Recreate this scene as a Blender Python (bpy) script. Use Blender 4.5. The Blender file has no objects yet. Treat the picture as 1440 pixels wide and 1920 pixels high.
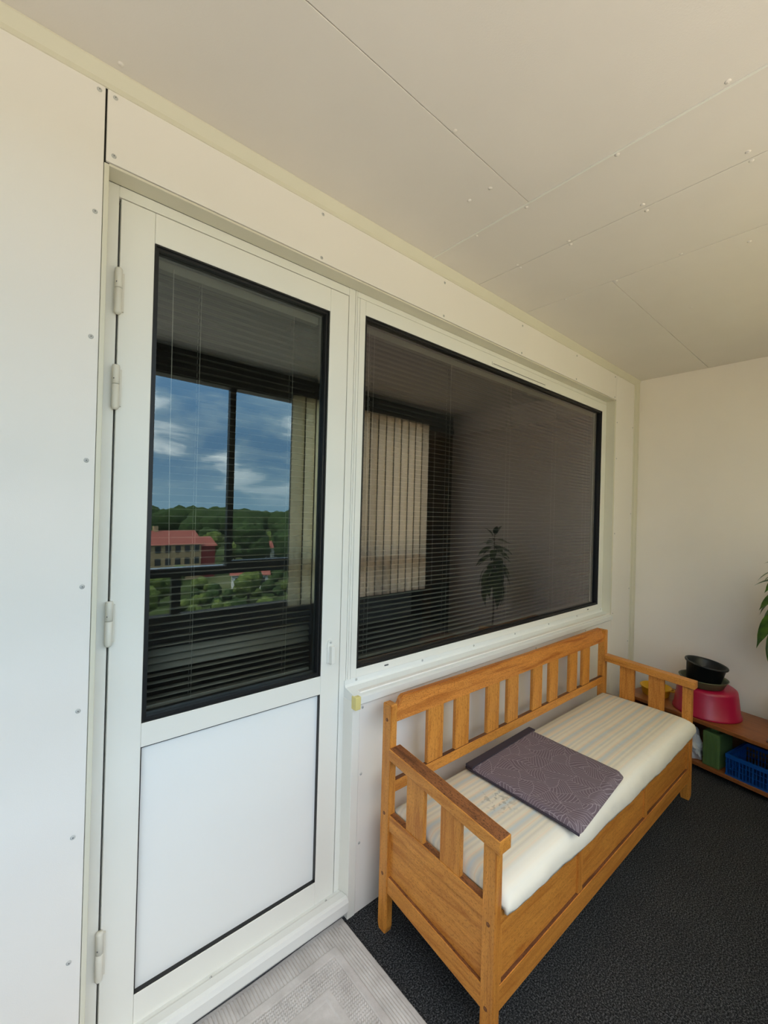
import bpy, bmesh, math, random
from math import sin, cos, pi, radians
from mathutils import Vector, Matrix

C = bpy.context.scene.collection
SC = bpy.context.scene
rnd = random.Random(7)

# ------------------------------------------------------------------ camera
YAW, PITCH, ROLL, FPX = 0.7131, 0.0037, 0.0264, 815.48
CAM = Vector((-0.2029, -1.2406, 1.4535))
fw = Vector((sin(YAW) * cos(PITCH), cos(YAW) * cos(PITCH), sin(PITCH)))
r0 = Vector((cos(YAW), -sin(YAW), 0))
u0 = r0.cross(fw)
rt = cos(ROLL) * r0 + sin(ROLL) * u0
upv = cos(ROLL) * u0 - sin(ROLL) * r0
cam_d = bpy.data.cameras.new('camera')
cam_d.sensor_fit = 'VERTICAL'
cam_d.sensor_height = 36.0
cam_d.lens = FPX * 36.0 / 1920.0
cam_d.clip_start = 0.02
cam_d.clip_end = 6000
cam = bpy.data.objects.new('camera', cam_d)
C.objects.link(cam)
cam.matrix_world = Matrix(((rt.x, upv.x, -fw.x, CAM.x), (rt.y, upv.y, -fw.y, CAM.y),
                           (rt.z, upv.z, -fw.z, CAM.z), (0, 0, 0, 1)))
SC.camera = cam

# ------------------------------------------------------------------ sky and exposure
SC.view_settings.view_transform = 'Standard'
SC.view_settings.look = 'None'
SC.view_settings.gamma = 1.0
SC.view_settings.use_curve_mapping = False
SC.view_settings.exposure = 1.88
SKY = 1.0
world = bpy.data.worlds.new('world')
SC.world = world
world.use_nodes = True
wt = world.node_tree
wt.nodes.clear()


def wnode(kind, **kw):
    n = wt.nodes.new(kind)
    for k, v in kw.items():
        setattr(n, k, v)
    return n


def wl(a, b):
    wt.links.new(a, b)


tc = wnode('ShaderNodeTexCoord')
sep = wnode('ShaderNodeSeparateXYZ')
wl(tc.outputs['Generated'], sep.inputs[0])
zadd = wnode('ShaderNodeMath', operation='ADD')
wl(sep.outputs['Z'], zadd.inputs[0])
zadd.inputs[1].default_value = 0.22
zmax = wnode('ShaderNodeMath', operation='MAXIMUM')
wl(zadd.outputs[0], zmax.inputs[0])
zmax.inputs[1].default_value = 0.1
dx = wnode('ShaderNodeMath', operation='DIVIDE')
dy = wnode('ShaderNodeMath', operation='DIVIDE')
wl(sep.outputs['X'], dx.inputs[0]); wl(zmax.outputs[0], dx.inputs[1])
wl(sep.outputs['Y'], dy.inputs[0]); wl(zmax.outputs[0], dy.inputs[1])
comb = wnode('ShaderNodeCombineXYZ')
wl(dx.outputs[0], comb.inputs[0]); wl(dy.outputs[0], comb.inputs[1])
nz = wnode('ShaderNodeTexNoise')
nz.inputs['Scale'].default_value = 1.9
nz.inputs['Detail'].default_value = 7
nz.inputs['Roughness'].default_value = 0.55
nz.inputs['Distortion'].default_value = 0.5
wl(comb.outputs[0], nz.inputs['Vector'])
ramp = wnode('ShaderNodeValToRGB')
ramp.color_ramp.elements[0].position = 0.42
ramp.color_ramp.elements[0].color = (0.20, 0.38, 0.60, 1)
ramp.color_ramp.elements[1].position = 0.64
ramp.color_ramp.elements[1].color = (1.25, 1.29, 1.3, 1)
e = ramp.color_ramp.elements.new(0.53)
e.color = (0.38, 0.55, 0.70, 1)
wl(nz.outputs['Fac'], ramp.inputs[0])
hz = wnode('ShaderNodeMapRange')
hz.inputs['From Min'].default_value = 0.0
hz.inputs['From Max'].default_value = 0.12
wl(sep.outputs['Z'], hz.inputs['Value'])
mixh = wnode('ShaderNodeMixRGB')
mixh.inputs[1].default_value = (0.36, 0.57, 0.72, 1)
wl(hz.outputs[0], mixh.inputs[0]); wl(ramp.outputs[0], mixh.inputs[2])
# the cloud deck gets brighter towards the zenith, as under any overcast sky
zen = wnode('ShaderNodeMapRange')
zen.inputs['From Min'].default_value = 0.15
zen.inputs['From Max'].default_value = 1.0
zen.inputs['To Min'].default_value = 1.0
zen.inputs['To Max'].default_value = 2.6
wl(sep.outputs['Z'], zen.inputs['Value'])
mul = wnode('ShaderNodeMixRGB', blend_type='MULTIPLY')
mul.inputs[0].default_value = 1
warm = wnode('ShaderNodeMixRGB')          # the deck whitens with height
warm.inputs[2].default_value = (0.675, 0.665, 0.645, 1)
wz = wnode('ShaderNodeMapRange')
wz.inputs['From Min'].default_value = 0.25
wz.inputs['From Max'].default_value = 0.6
wz.inputs['To Max'].default_value = 0.8
wl(sep.outputs['Z'], wz.inputs['Value'])
wl(wz.outputs[0], warm.inputs[0]); wl(mixh.outputs[0], warm.inputs[1])
wl(warm.outputs[0], mul.inputs[1]); wl(zen.outputs[0], mul.inputs[2])
bg = wnode('ShaderNodeBackground')
bg.inputs['Strength'].default_value = SKY
wl(mul.outputs[0], bg.inputs['Color'])
wo = wnode('ShaderNodeOutputWorld')
wl(bg.outputs[0], wo.inputs['Surface'])

sun_d = bpy.data.lights.new('sun', 'SUN')
sun_d.energy = 3.0
sun_d.angle = radians(25)
sun_d.color = (1.0, 0.93, 0.82)
sun = bpy.data.objects.new('sun', sun_d)
C.objects.link(sun)
sun.rotation_euler = Vector((0.62, -0.18, -0.76)).to_track_quat('-Z', 'Y').to_euler()   # veiled sun behind the house: it lights the land, not the balcony


# ------------------------------------------------------------------ materials
def lin(c):
    return tuple(((v / 255) / 12.92 if v / 255 <= 0.04045 else ((v / 255 + 0.055) / 1.055) ** 2.4) for v in c) + (1,)


class Mat:
    def __init__(self, name, col, rough=0.6, spec=0.3, metallic=0.0):
        self.m = bpy.data.materials.new(name)
        self.m.use_nodes = True
        self.t = self.m.node_tree
        self.b = self.t.nodes['Principled BSDF']
        self.b.inputs['Base Color'].default_value = col
        self.b.inputs['Roughness'].default_value = rough
        self.b.inputs['Specular IOR Level'].default_value = spec
        self.b.inputs['Metallic'].default_value = metallic

    def n(self, kind, **kw):
        n = self.t.nodes.new(kind)
        for k, v in kw.items():
            setattr(n, k, v)
        return n

    def l(self, a, b):
        self.t.links.new(a, b)

    def coords(self, scale=(1, 1, 1), rot=(0, 0, 0)):
        t = self.n('ShaderNodeTexCoord')
        m = self.n('ShaderNodeMapping')
        m.inputs['Scale'].default_value = scale
        m.inputs['Rotation'].default_value = rot
        self.l(t.outputs['Object'], m.inputs['Vector'])
        return m.outputs[0]

    def noise(self, vec, scale, detail=3, rough=0.5, dist=0):
        n = self.n('ShaderNodeTexNoise')
        n.inputs['Scale'].default_value = scale
        n.inputs['Detail'].default_value = detail
        n.inputs['Roughness'].default_value = rough
        n.inputs['Distortion'].default_value = dist
        self.l(vec, n.inputs['Vector'])
        return n.outputs['Fac']

    def ramp(self, fac, stops):
        r = self.n('ShaderNodeValToRGB')
        els = r.color_ramp.elements
        els[0].position, els[0].color = stops[0]
        els[1].position, els[1].color = stops[-1]
        for p, c in stops[1:-1]:
            e = els.new(p)
            e.color = c
        self.l(fac, r.inputs[0])
        return r.outputs[0]

    def mix(self, fac, a, b, mode='MIX'):
        m = self.n('ShaderNodeMixRGB', blend_type=mode)
        for i, v in ((0, fac), (1, a), (2, b)):
            if hasattr(v, 'is_output'):
                self.l(v, m.inputs[i])
            else:
                m.inputs[i].default_value = v
        return m.outputs[0]

    def math(self, op, a, b=None, c=None):
        m = self.n('ShaderNodeMath', operation=op)
        for i, v in ((0, a), (1, b), (2, c)):
            if v is None:
                continue
            if hasattr(v, 'is_output'):
                self.l(v, m.inputs[i])
            else:
                m.inputs[i].default_value = v
        return m.outputs[0]

    def color(self, out):
        self.l(out, self.b.inputs['Base Color'])
        return self

    def bump(self, h, strength=0.3, dist=0.001):
        b = self.n('ShaderNodeBump')
        b.inputs['Strength'].default_value = strength
        b.inputs['Distance'].default_value = dist
        self.l(h, b.inputs['Height'])
        self.l(b.outputs[0], self.b.inputs['Normal'])
        return self


def painted(name, col, rough, grain=350, strength=0.12, var=0.05, spec=0.3):
    M = Mat(name, col, rough, spec)
    v = M.coords()
    lo = tuple(c * (1 - var) for c in col[:3]) + (1,)
    M.color(M.ramp(M.noise(v, 2.2, 3), [(0.3, lo), (0.7, col)]))
    M.bump(M.noise(v, grain, 2), strength, 0.0008)
    return M.m


m_wall = painted('white_wall_board', (0.84, 0.805, 0.755, 1), 0.55, 420, 0.15, 0.03)
m_ceil = painted('ceiling_board', (0.80, 0.755, 0.695, 1), 0.75, 260, 0.3, 0.05, 0.2)
m_wallr = painted('white_plastered_wall', (0.92, 0.85, 0.765, 1), 0.7, 190, 0.35, 0.04, 0.2)
m_frame = painted('white_painted_frame', (0.83, 0.82, 0.76, 1), 0.35, 600, 0.05, 0.03, 0.4)
m_trim = painted('yellowed_white_trim', (0.72, 0.69, 0.56, 1), 0.4, 300, 0.08, 0.06)
m_alu = painted('white_aluminium_sheet', (0.79, 0.80, 0.77, 1), 0.32, 500, 0.05, 0.03, 0.45)
m_door_panel = painted('white_door_infill', (0.85, 0.86, 0.84, 1), 0.42, 500, 0.08, 0.02, 0.4)
m_rubber = Mat('black_rubber', (0.012, 0.012, 0.012, 1), 0.45, 0.4).m
m_gap = Mat('dark_joint', (0.03, 0.028, 0.025, 1), 0.9, 0.1).m
m_spacer = Mat('grey_glazing_spacer', (0.035, 0.036, 0.036, 1), 0.5, 0.3).m
m_screw = Mat('white_screw_head', (0.5, 0.5, 0.48, 1), 0.35, 0.5).m
m_slot = Mat('screw_recess', (0.12, 0.12, 0.12, 1), 0.6, 0.2).m
m_hinge = painted('cream_hinge', (0.74, 0.71, 0.62, 1), 0.35, 300, 0.05, 0.05, 0.4)
m_cap = painted('yellowed_plastic', lin((226, 212, 140)), 0.4, 200, 0.1, 0.1)
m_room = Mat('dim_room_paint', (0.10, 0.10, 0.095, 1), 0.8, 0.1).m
m_darkframe = Mat('dark_bronze_aluminium', (0.035, 0.034, 0.03, 1), 0.4, 0.4).m
m_railtop = Mat('bare_aluminium', (0.55, 0.56, 0.56, 1), 0.35, 0.5, 0.6).m
m_parapet = painted('dark_parapet', (0.06, 0.056, 0.05, 1), 0.7, 200, 0.2, 0.1)
m_brown = painted('brown_side_panel', (0.17, 0.10, 0.045, 1), 0.6, 100, 0.2, 0.2)
m_slat = Mat('grey_blind_slat', (0.14, 0.138, 0.115, 1), 0.45, 0.4).m
m_cord = Mat('blind_cord', (0.32, 0.32, 0.29, 1), 0.8, 0.2).m
m_grey_sub = Mat('grey_threshold_base', (0.16, 0.17, 0.18, 1), 0.6, 0.3).m


def glass_coated(name, ior, gloss=(1, 1, 1, 1), through=(0.75, 0.77, 0.74, 1)):
    m = bpy.data.materials.new(name)
    m.use_nodes = True
    t = m.node_tree
    t.nodes.clear()
    fr = t.nodes.new('ShaderNodeFresnel'); fr.inputs[0].default_value = ior
    ge = t.nodes.new('ShaderNodeNewGeometry')
    inv = t.nodes.new('ShaderNodeMath'); inv.operation = 'SUBTRACT'; inv.inputs[0].default_value = 1
    t.links.new(ge.outputs['Backfacing'], inv.inputs[1])
    mu = t.nodes.new('ShaderNodeMath'); mu.operation = 'MULTIPLY'
    t.links.new(fr.outputs[0], mu.inputs[0]); t.links.new(inv.outputs[0], mu.inputs[1])
    tr = t.nodes.new('ShaderNodeBsdfTransparent'); tr.inputs[0].default_value = through
    gl = t.nodes.new('ShaderNodeBsdfGlossy'); gl.inputs['Roughness'].default_value = 0.0
    gl.inputs['Color'].default_value = gloss
    mx = t.nodes.new('ShaderNodeMixShader')
    t.links.new(mu.outputs[0], mx.inputs[0]); t.links.new(tr.outputs[0], mx.inputs[1]); t.links.new(gl.outputs[0], mx.inputs[2])
    o = t.nodes.new('ShaderNodeOutputMaterial')
    t.links.new(mx.outputs[0], o.inputs[0])
    return m


m_glass = glass_coated('coated_window_glass', 1.93, (1.0, 0.92, 0.98, 1))
m_glass_door = glass_coated('coated_door_glass', 2.0, (0.82, 0.96, 0.99, 1))
m_glass_clear = glass_coated('clear_pane_glass', 1.5, (1, 1, 1, 1), (0.95, 0.97, 0.96, 1))
m_glass_side = glass_coated('pane_edge_glass', 1.02, (1, 1, 1, 1), (1, 1, 1, 1))


def wood(name, axis, a, b, dark, fleck=0.5, rough=0.42):
    """Varnished pine; the grain runs along the given local axis."""
    M = Mat(name, a, rough, 0.4)
    sc = [11, 11, 11]; sc[axis] = 0.9
    fl = [330, 330, 330]; fl[axis] = 130
    base = M.noise(M.coords(tuple(sc)), 3.2, 4, 0.6, 1.2)
    col = M.ramp(base, [(0.28, b), (0.5, a), (0.72, tuple(min(1, c * 1.18) for c in a[:3]) + (1,))])
    rings = M.noise(M.coords(tuple(x * 7 for x in sc)), 3.0, 2, 0.5, 0.4)
    col = M.mix(M.math('MULTIPLY', M.math('GREATER_THAN', rings, 0.56), 0.28), col, b)
    flk = M.noise(M.coords(tuple(fl)), 1.0, 1)
    fk = M.n('ShaderNodeMapRange')
    fk.inputs['From Min'].default_value = 0.56; fk.inputs['From Max'].default_value = 0.68
    M.l(flk, fk.inputs['Value'])
    col = M.mix(M.math('MULTIPLY', fk.outputs[0], fleck), col, dark)
    blot = M.noise(M.coords(), 9, 3)
    col = M.mix(M.math('MULTIPLY', M.math('SUBTRACT', blot, 0.35), 0.55), col, b)
    M.color(col)
    M.bump(flk, 0.15, 0.0006)
    return M.m


PA, PB, PD = lin((206, 140, 62)), lin((172, 102, 36)), lin((134, 76, 26))
w_s = wood('varnished_pine_along_length', 0, PA, PB, PD)
w_t = wood('varnished_pine_along_depth', 1, PA, PB, PD)
w_z = wood('varnished_pine_upright', 2, PA, PB, PD)
w_rail = wood('reddish_varnished_pine', 0, lin((208, 136, 62)), lin((160, 84, 28)), lin((126, 64, 24)), 0.6)
w_worn = wood('weathered_dark_pine', 1, lin((142, 90, 52)), lin((84, 48, 28)), lin((58, 32, 20)), 0.8, 0.55)
w_worn_s = wood('weathered_dark_ledge', 0, lin((112, 70, 42)), lin((80, 48, 30)), lin((56, 32, 20)), 0.6, 0.6)
w_shelf = wood('brown_shelf_pine', 1, lin((150, 92, 48)), lin((112, 62, 28)), lin((80, 44, 20)), 0.35, 0.4)

# floor carpet
M = Mat('charcoal_carpet', (0.03, 0.032, 0.035, 1), 0.95, 0.1)
v = M.coords()
n1 = M.noise(v, 210, 3, 0.7)
col = M.ramp(n1, [(0.38, (0.008, 0.009, 0.010, 1)), (0.5, (0.035, 0.037, 0.040, 1)), (0.62, (0.15, 0.155, 0.165, 1))])
big = M.noise(v, 6, 3)
M.color(M.mix(M.math('MULTIPLY', big, 0.4), col, (0.014, 0.015, 0.017, 1)))
M.bump(n1, 0.9, 0.006)
m_carpet = M.m

# rug
M = Mat('grey_cotton_rug', lin((188, 182, 176)), 0.95, 0.05)
v = M.coords()
col = M.ramp(M.noise(v, 14, 4, 0.6), [(0.3, (0.50, 0.475, 0.455, 1)), (0.65, (0.66, 0.635, 0.615, 1))])
fine = M.noise(v, 700, 2)
col = M.mix(M.math('MULTIPLY', fine, 0.35), col, (0.40, 0.38, 0.36, 1))
M.color(col)
M.bump(fine, 0.5, 0.001)
m_rug = M.m

# striped mattress: stripes run along the length, so they follow t (local y)
M = Mat('striped_cotton_mattress', (0.7, 0.66, 0.55, 1), 0.9, 0.1)
v = M.coords()
sp = M.n('ShaderNodeSeparateXYZ'); M.l(v, sp.inputs[0])
wob = M.math('MULTIPLY', M.math('SUBTRACT', M.noise(v, 5, 2), 0.5), 0.004)
ty = M.math('ADD', sp.outputs['Y'], wob)
stripe_cols = [(0.00, lin((228, 221, 206))), (0.10, lin((212, 205, 190))), (0.20, lin((230, 221, 200))),
               (0.30, lin((202, 204, 198))), (0.42, lin((226, 216, 196))), (0.46, lin((230, 206, 178))),
               (0.50, lin((226, 216, 196))), (0.60, lin((210, 203, 190))), (0.72, lin((192, 204, 208))),
               (0.82, lin((214, 207, 190))), (0.88, lin((232, 210, 184))), (0.93, lin((228, 220, 200)))]
ph = M.math('FRACT', M.math('DIVIDE', M.math('ADD', ty, 1.0), 0.088))
col = M.ramp(ph, stripe_cols)
slub = M.noise(M.coords((6, 420, 6)), 1.0, 2)
col = M.mix(M.math('MULTIPLY', slub, 0.28), col, lin((188, 184, 172)))
# plain hem along the front edge
hem = M.n('ShaderNodeMapRange'); hem.inputs['From Min'].default_value = 0.055; hem.inputs['From Max'].default_value = 0.03
M.l(sp.outputs['Y'], hem.inputs['Value'])
col = M.mix(M.math('MULTIPLY', hem.outputs[0], 0.8), col, lin((234, 230, 218)))
# small grey stains near the pad, with a shape of their own
vd = M.n('ShaderNodeVectorMath', operation='DISTANCE'); M.l(v, vd.inputs[0]); vd.inputs[1].default_value = (0.34, 0.235, 0.43)
st = M.n('ShaderNodeMapRange'); st.inputs['From Min'].default_value = 0.085; st.inputs['From Max'].default_value = 0.03
M.l(vd.outputs['Value'], st.inputs['Value'])
spn = M.math('GREATER_THAN', M.noise(v, 55, 2), 0.56)
col = M.mix(M.math('MULTIPLY', M.math('MULTIPLY', st.outputs[0], spn), 0.5), col, lin((140, 138, 128)))
M.color(col)
M.bump(M.noise(v, 18, 3), 0.4, 0.006)
m_matt = M.m

# seat pad: purple grey cloth with thin pale leaf drawing
M = Mat('purple_grey_leaf_cloth', lin((100, 88, 96)), 0.9, 0.1)
v0 = M.coords((1, 1, 0.0))
dn = M.n('ShaderNodeTexNoise'); dn.inputs['Scale'].default_value = 9.0; dn.inputs['Detail'].default_value = 1
M.l(v0, dn.inputs['Vector'])
dsub = M.n('ShaderNodeVectorMath', operation='MULTIPLY_ADD')
M.l(dn.outputs['Color'], dsub.inputs[0]); dsub.inputs[1].default_value = (.05, .05, 0); M.l(v0, dsub.inputs[2])
v = dsub.outputs[0]
vo = M.n('ShaderNodeTexVoronoi'); vo.voronoi_dimensions = '2D'
vo.inputs['Scale'].default_value = 11.0
M.l(v, vo.inputs['Vector'])
ve = M.n('ShaderNodeTexVoronoi'); ve.voronoi_dimensions = '2D'; ve.feature = 'DISTANCE_TO_EDGE'
ve.inputs['Scale'].default_value = 11.0
M.l(v, ve.inputs['Vector'])
sub = M.n('ShaderNodeVectorMath', operation='SUBTRACT')
M.l(v, sub.inputs[0]); M.l(vo.outputs['Position'], sub.inputs[1])
sx = M.n('ShaderNodeSeparateXYZ'); M.l(sub.outputs[0], sx.inputs[0])
sc_ = M.n('ShaderNodeSeparateColor'); M.l(vo.outputs['Color'], sc_.inputs[0])
ang = M.math('MULTIPLY', sc_.outputs[0], 6.283)
ca, sa = M.math('COSINE', ang), M.math('SINE', ang)
lx = M.math('ADD', M.math('MULTIPLY', sx.outputs[0], ca), M.math('MULTIPLY', sx.outputs[1], sa))
ly = M.math('SUBTRACT', M.math('MULTIPLY', sx.outputs[1], ca), M.math('MULTIPLY', sx.outputs[0], sa))
ly = M.math('ADD', ly, M.math('MULTIPLY', M.math('MULTIPLY', lx, lx), 5.0))
aly = M.math('ABSOLUTE', ly)
vph = M.math('ADD', lx, M.math('MULTIPLY', aly, -0.9))
vein = M.math('LESS_THAN', M.math('ABSOLUTE', M.math('SUBTRACT', M.math('FRACT', M.math('MULTIPLY', vph, 75.0)), 0.5)), 0.085)
mid = M.math('LESS_THAN', aly, 0.0008)
edge = M.math('LESS_THAN', ve.outputs['Distance'], 0.007)
line = M.math('MAXIMUM', M.math('MAXIMUM', vein, mid), edge)
weave = M.noise(v0, 900, 1)
base = M.mix(M.math('MULTIPLY', weave, 0.4), lin((112, 99, 107)), lin((94, 82, 90)))
M.color(M.mix(M.math('MULTIPLY', line, 0.62), base, lin((168, 158, 164))))
m_pad = M.m
m_bind = Mat('dark_pad_binding', lin((66, 60, 68)), 0.9, 0.1).m

m_tub = Mat('magenta_plastic', lin((168, 20, 62)), 0.35, 0.5)
m_tub.bump(m_tub.noise(m_tub.coords(), 60, 2), 0.1, 0.002)
m_tub = m_tub.m
m_pot = Mat('black_plastic', (0.012, 0.013, 0.013, 1), 0.4, 0.4).m
m_olive = Mat('olive_plastic', lin((96, 98, 72)), 0.45, 0.4).m
m_yellow = Mat('yellow_plastic', lin((222, 170, 30)), 0.45, 0.4).m
m_blue = Mat('blue_crate_plastic', lin((10, 74, 150)), 0.4, 0.4).m
m_green = Mat('green_container_plastic', lin((84, 112, 66)), 0.5, 0.3).m
m_bag = Mat('white_plastic_bag', lin((205, 208, 210)), 0.35, 0.4).m
m_paper = Mat('white_card', lin((220, 220, 215)), 0.6, 0.3).m
m_terra = Mat('brown_flower_pot', lin((120, 66, 42)), 0.7, 0.2).m
m_soil = Mat('potting_soil', (0.02, 0.014, 0.01, 1), 0.95, 0.1).m
M = Mat('plant_leaf_green', lin((58, 88, 30)), 0.35, 0.4)
M.color(M.ramp(M.noise(M.coords(), 30, 2), [(0.3, lin((40, 70, 26))), (0.7, lin((78, 112, 34)))]))
m_leaf = M.m
M = Mat('young_leaf_green', lin((120, 150, 40)), 0.35, 0.4)
m_leaf_young = M.m
m_stem = Mat('plant_stem', lin((86, 80, 50)), 0.7, 0.2).m
m_clear = glass_coated('clear_plastic_film', 1.7, (1, 1, 1, 1), (0.8, 0.76, 0.72, 1))

M = Mat('vertical_blind_fabric', (0.62, 0.54, 0.40, 1), 0.8, 0.1)
tr = M.n('ShaderNodeBsdfTranslucent'); tr.inputs[0].default_value = (1.0, 0.92, 0.73, 1)
mx = M.n('ShaderNodeMixShader'); mx.inputs[0].default_value = 0.95
M.l(M.b.outputs[0], mx.inputs[1]); M.l(tr.outputs[0], mx.inputs[2])
M.l(mx.outputs[0], M.t.nodes['Material Output'].inputs[0])
m_vblind = M.m
m_vshade = Mat('vertical_blind_overlap_shade', (0.16, 0.14, 0.09, 1), 0.8, 0.1).m  # dark tone painted in for the dimmer overlap between neighbouring slats


# ------------------------------------------------------------------ mesh helpers
def new():
    return bmesh.new()


def box(bm, x0, x1, y0, y1, z0, z1, bev=0.0, seg=2, mi=0, top=None, z0b=None, z1b=None):
    """Box; z0b / z1b give the heights at y1 when the piece slopes; top = material index of the up face."""
    z0b = z0 if z0b is None else z0b
    z1b = z1 if z1b is None else z1b
    p = [(x0, y0, z0), (x1, y0, z0), (x1, y1, z0b), (x0, y1, z0b), (x0, y0, z1), (x1, y0, z1), (x1, y1, z1b), (x0, y1, z1b)]
    vs = [bm.verts.new(q) for q in p]
    fs = [bm.faces.new([vs[i] for i in f]) for f in ((0, 3, 2, 1), (4, 5, 6, 7), (0, 1, 5, 4), (1, 2, 6, 5), (2, 3, 7, 6), (3, 0, 4, 7))]
    for f in fs:
        f.material_index = mi
    if top is not None:
        fs[1].material_index = top
    if bev:
        es = list({e for f in fs for e in f.edges})
        bmesh.ops.bevel(bm, geom=es, offset=bev, segments=seg, profile=0.6, affect='EDGES')
    return fs


def prism(bm, prof, a0, a1, axis='x', mi=0):
    """Extrude a closed 2-D profile along x (profile in y,z), y (x,z) or z (x,y)."""
    def P(u, w, a):
        return {'x': (a, u, w), 'y': (u, a, w), 'z': (u, w, a)}[axis]
    A = [bm.verts.new(P(u, w, a0)) for u, w in prof]
    B = [bm.verts.new(P(u, w, a1)) for u, w in prof]
    n = len(prof)
    fs = [bm.faces.new(A), bm.faces.new(B[::-1])]
    for i in range(n):
        j = (i + 1) % n
        fs.append(bm.faces.new((A[i], B[i], B[j], A[j])))
    for f in fs:
        f.material_index = mi
    bmesh.ops.recalc_face_normals(bm, faces=fs)
    return fs


def lathe(bm, prof, cx=0, cy=0, seg=40, sx=1.0, sy=1.0, mi=0):
    """Revolve (r, z) pairs about z; closes on the axis when r is 0."""
    rings = []
    for r, z in prof:
        if r == 0:
            rings.append([bm.verts.new((cx, cy, z))])
        else:
            rings.append([bm.verts.new((cx + sx * r * cos(2 * pi * i / seg), cy + sy * r * sin(2 * pi * i / seg), z)) for i in range(seg)])
    fs = []
    for A, B in zip(rings, rings[1:]):
        for i in range(seg):
            j = (i + 1) % seg
            a = [A[i], A[j]] if len(A) > 1 else [A[0]]
            b = [B[j], B[i]] if len(B) > 1 else [B[0]]
            if len(a) + len(b) > 2:
                fs.append(bm.faces.new(a + b))
    for f in fs:
        f.material_index = mi
        f.smooth = True
    bmesh.ops.recalc_face_normals(bm, faces=fs)
    return fs


def tube(bm, pts, rad, seg=8, mi=0):
    pts = [Vector(p) for p in pts]
    rads = rad if isinstance(rad, (list, tuple)) else [rad] * len(pts)
    rings = []
    for i, p in enumerate(pts):
        d = (pts[min(i + 1, len(pts) - 1)] - pts[max(i - 1, 0)]).normalized()
        a = d.orthogonal().normalized() if abs(d.z) > 0.9 else d.cross(Vector((0, 0, 1))).normalized()
        b = d.cross(a)
        rings.append([bm.verts.new(p + rads[i] * (cos(2 * pi * k / seg) * a + sin(2 * pi * k / seg) * b)) for k in range(seg)])
    fs = []
    for A, B in zip(rings, rings[1:]):
        for k in range(seg):
            j = (k + 1) % seg
            fs.append(bm.faces.new((A[k], A[j], B[j], B[k])))
    fs.append(bm.faces.new(rings[0][::-1])); fs.append(bm.faces.new(rings[-1]))
    for f in fs:
        f.smooth = True; f.material_index = mi
    bmesh.ops.recalc_face_normals(bm, faces=fs)


def obj(name, bm, mats, parent=None, smooth=False):
    me = bpy.data.meshes.new(name)
    bm.to_mesh(me)
    bm.free()
    for m in (mats if isinstance(mats, (list, tuple)) else [mats]):
        me.materials.append(m)
    if smooth:
        for p in me.polygons:
            p.use_smooth = True
    o = bpy.data.objects.new(name, me)
    C.objects.link(o)
    if parent is not None:
        o.parent = parent
    return o


def part(name, mats, parent, *boxes, bev=0.0, seg=2):
    bm = new()
    for b in boxes:
        box(bm, *b, bev=bev, seg=seg)
    return obj(name, bm, mats, parent)


def share(src, name, parent, loc=None, rot=None):
    o = bpy.data.objects.new(name, src.data)
    C.objects.link(o)
    o.parent = parent
    if loc is not None:
        o.location = loc
    if rot is not None:
        o.rotation_euler = rot
    return o


def tag(o, label, cat, group=None):
    o['label'] = label
    o['category'] = cat
    if group:
        o['group'] = group
    return o


def thing(name, label, cat, loc=(0, 0, 0), rot=(0, 0, 0), group=None):
    o = bpy.data.objects.new(name, None)
    C.objects.link(o)
    o.location = loc
    o.rotation_euler = rot
    return tag(o, label, cat, group)


def struct(o):
    o['kind'] = 'structure'
    return o


def srt(name):
    o = bpy.data.objects.new(name, None)
    C.objects.link(o)
    return struct(o)


# ------------------------------------------------------------------ room shell
H, XR, XL, YF = 2.5, 3.373, -2.6, -1.65
D = 0.0545                       # depth of the door and window behind the wall boards
ZS = 2.276                       # soffit over door and window

fl = struct(part('floor', m_carpet, None, (XL - .1, XR + .1, YF - .1, 0.12, -0.12, 0.0)))

# ceiling: boards with open joints under a slab
cl = struct(part('ceiling', m_gap, None, (XL - .1, XR + .1, YF - .12, 0.15, H + .014, H + .12)))
g = 0.0012
J = [(XL, 1.083, -0.447, 0.0), (XL, 1.083, YF - .05, -0.447), (1.083, 1.386, YF - .05, 0.0), (1.386, 1.780, YF - .05, 0.0),
     (1.780, XR, -0.436, 0.0), (1.780, XR, YF - .05, -0.436)]
for x0, x1, y0, y1 in J:
    part('board', m_ceil, cl, (x0 + g, x1 - g, y0 + g, y1 - g, H, H + .0142), bev=0.0006, seg=1)
bm = new()
box(bm, 1.0805, 1.0860, YF - .05, -0.003, H - .0030, H - .0002)
obj('joint_bead', bm, m_frame, cl)


def screw_mesh():
    bm = new()
    lathe(bm, [(0, 0.0022), (0.0028, 0.0021), (0.0045, 0.0015), (0.0055, 0.0003), (0.0055, -0.002)], seg=14)
    fs = lathe(bm, [(0, 0.0026), (0.0013, 0.0024), (0.0013, 0.0018)], seg=8, mi=1)
    return obj('screw', bm, [m_screw, m_slot])


ceil_scr = [(1.066, -.979), (1.095, -.720), (1.098, -.430), (1.099, -.221), (1.352, -.97), (1.398, -.97), (1.366, -.696), (1.406, -.695),
            (1.375, -.44), (1.400, -.436), (1.373, -.221), (1.402, -.22), (1.766, -.699), (1.790, -.45), (1.79, -.221), (.938, -.398),
            (.695, -.456), (.933, -.319), (1.859, -.892), (-.024, -.04), (2.3, -.6), (2.6, -.2)]
proto = screw_mesh()
m_cs = proto.data.copy()
m_cs.materials.clear(); m_cs.materials.append(m_ceil); m_cs.materials.append(m_ceil)
proto.parent = None


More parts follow.
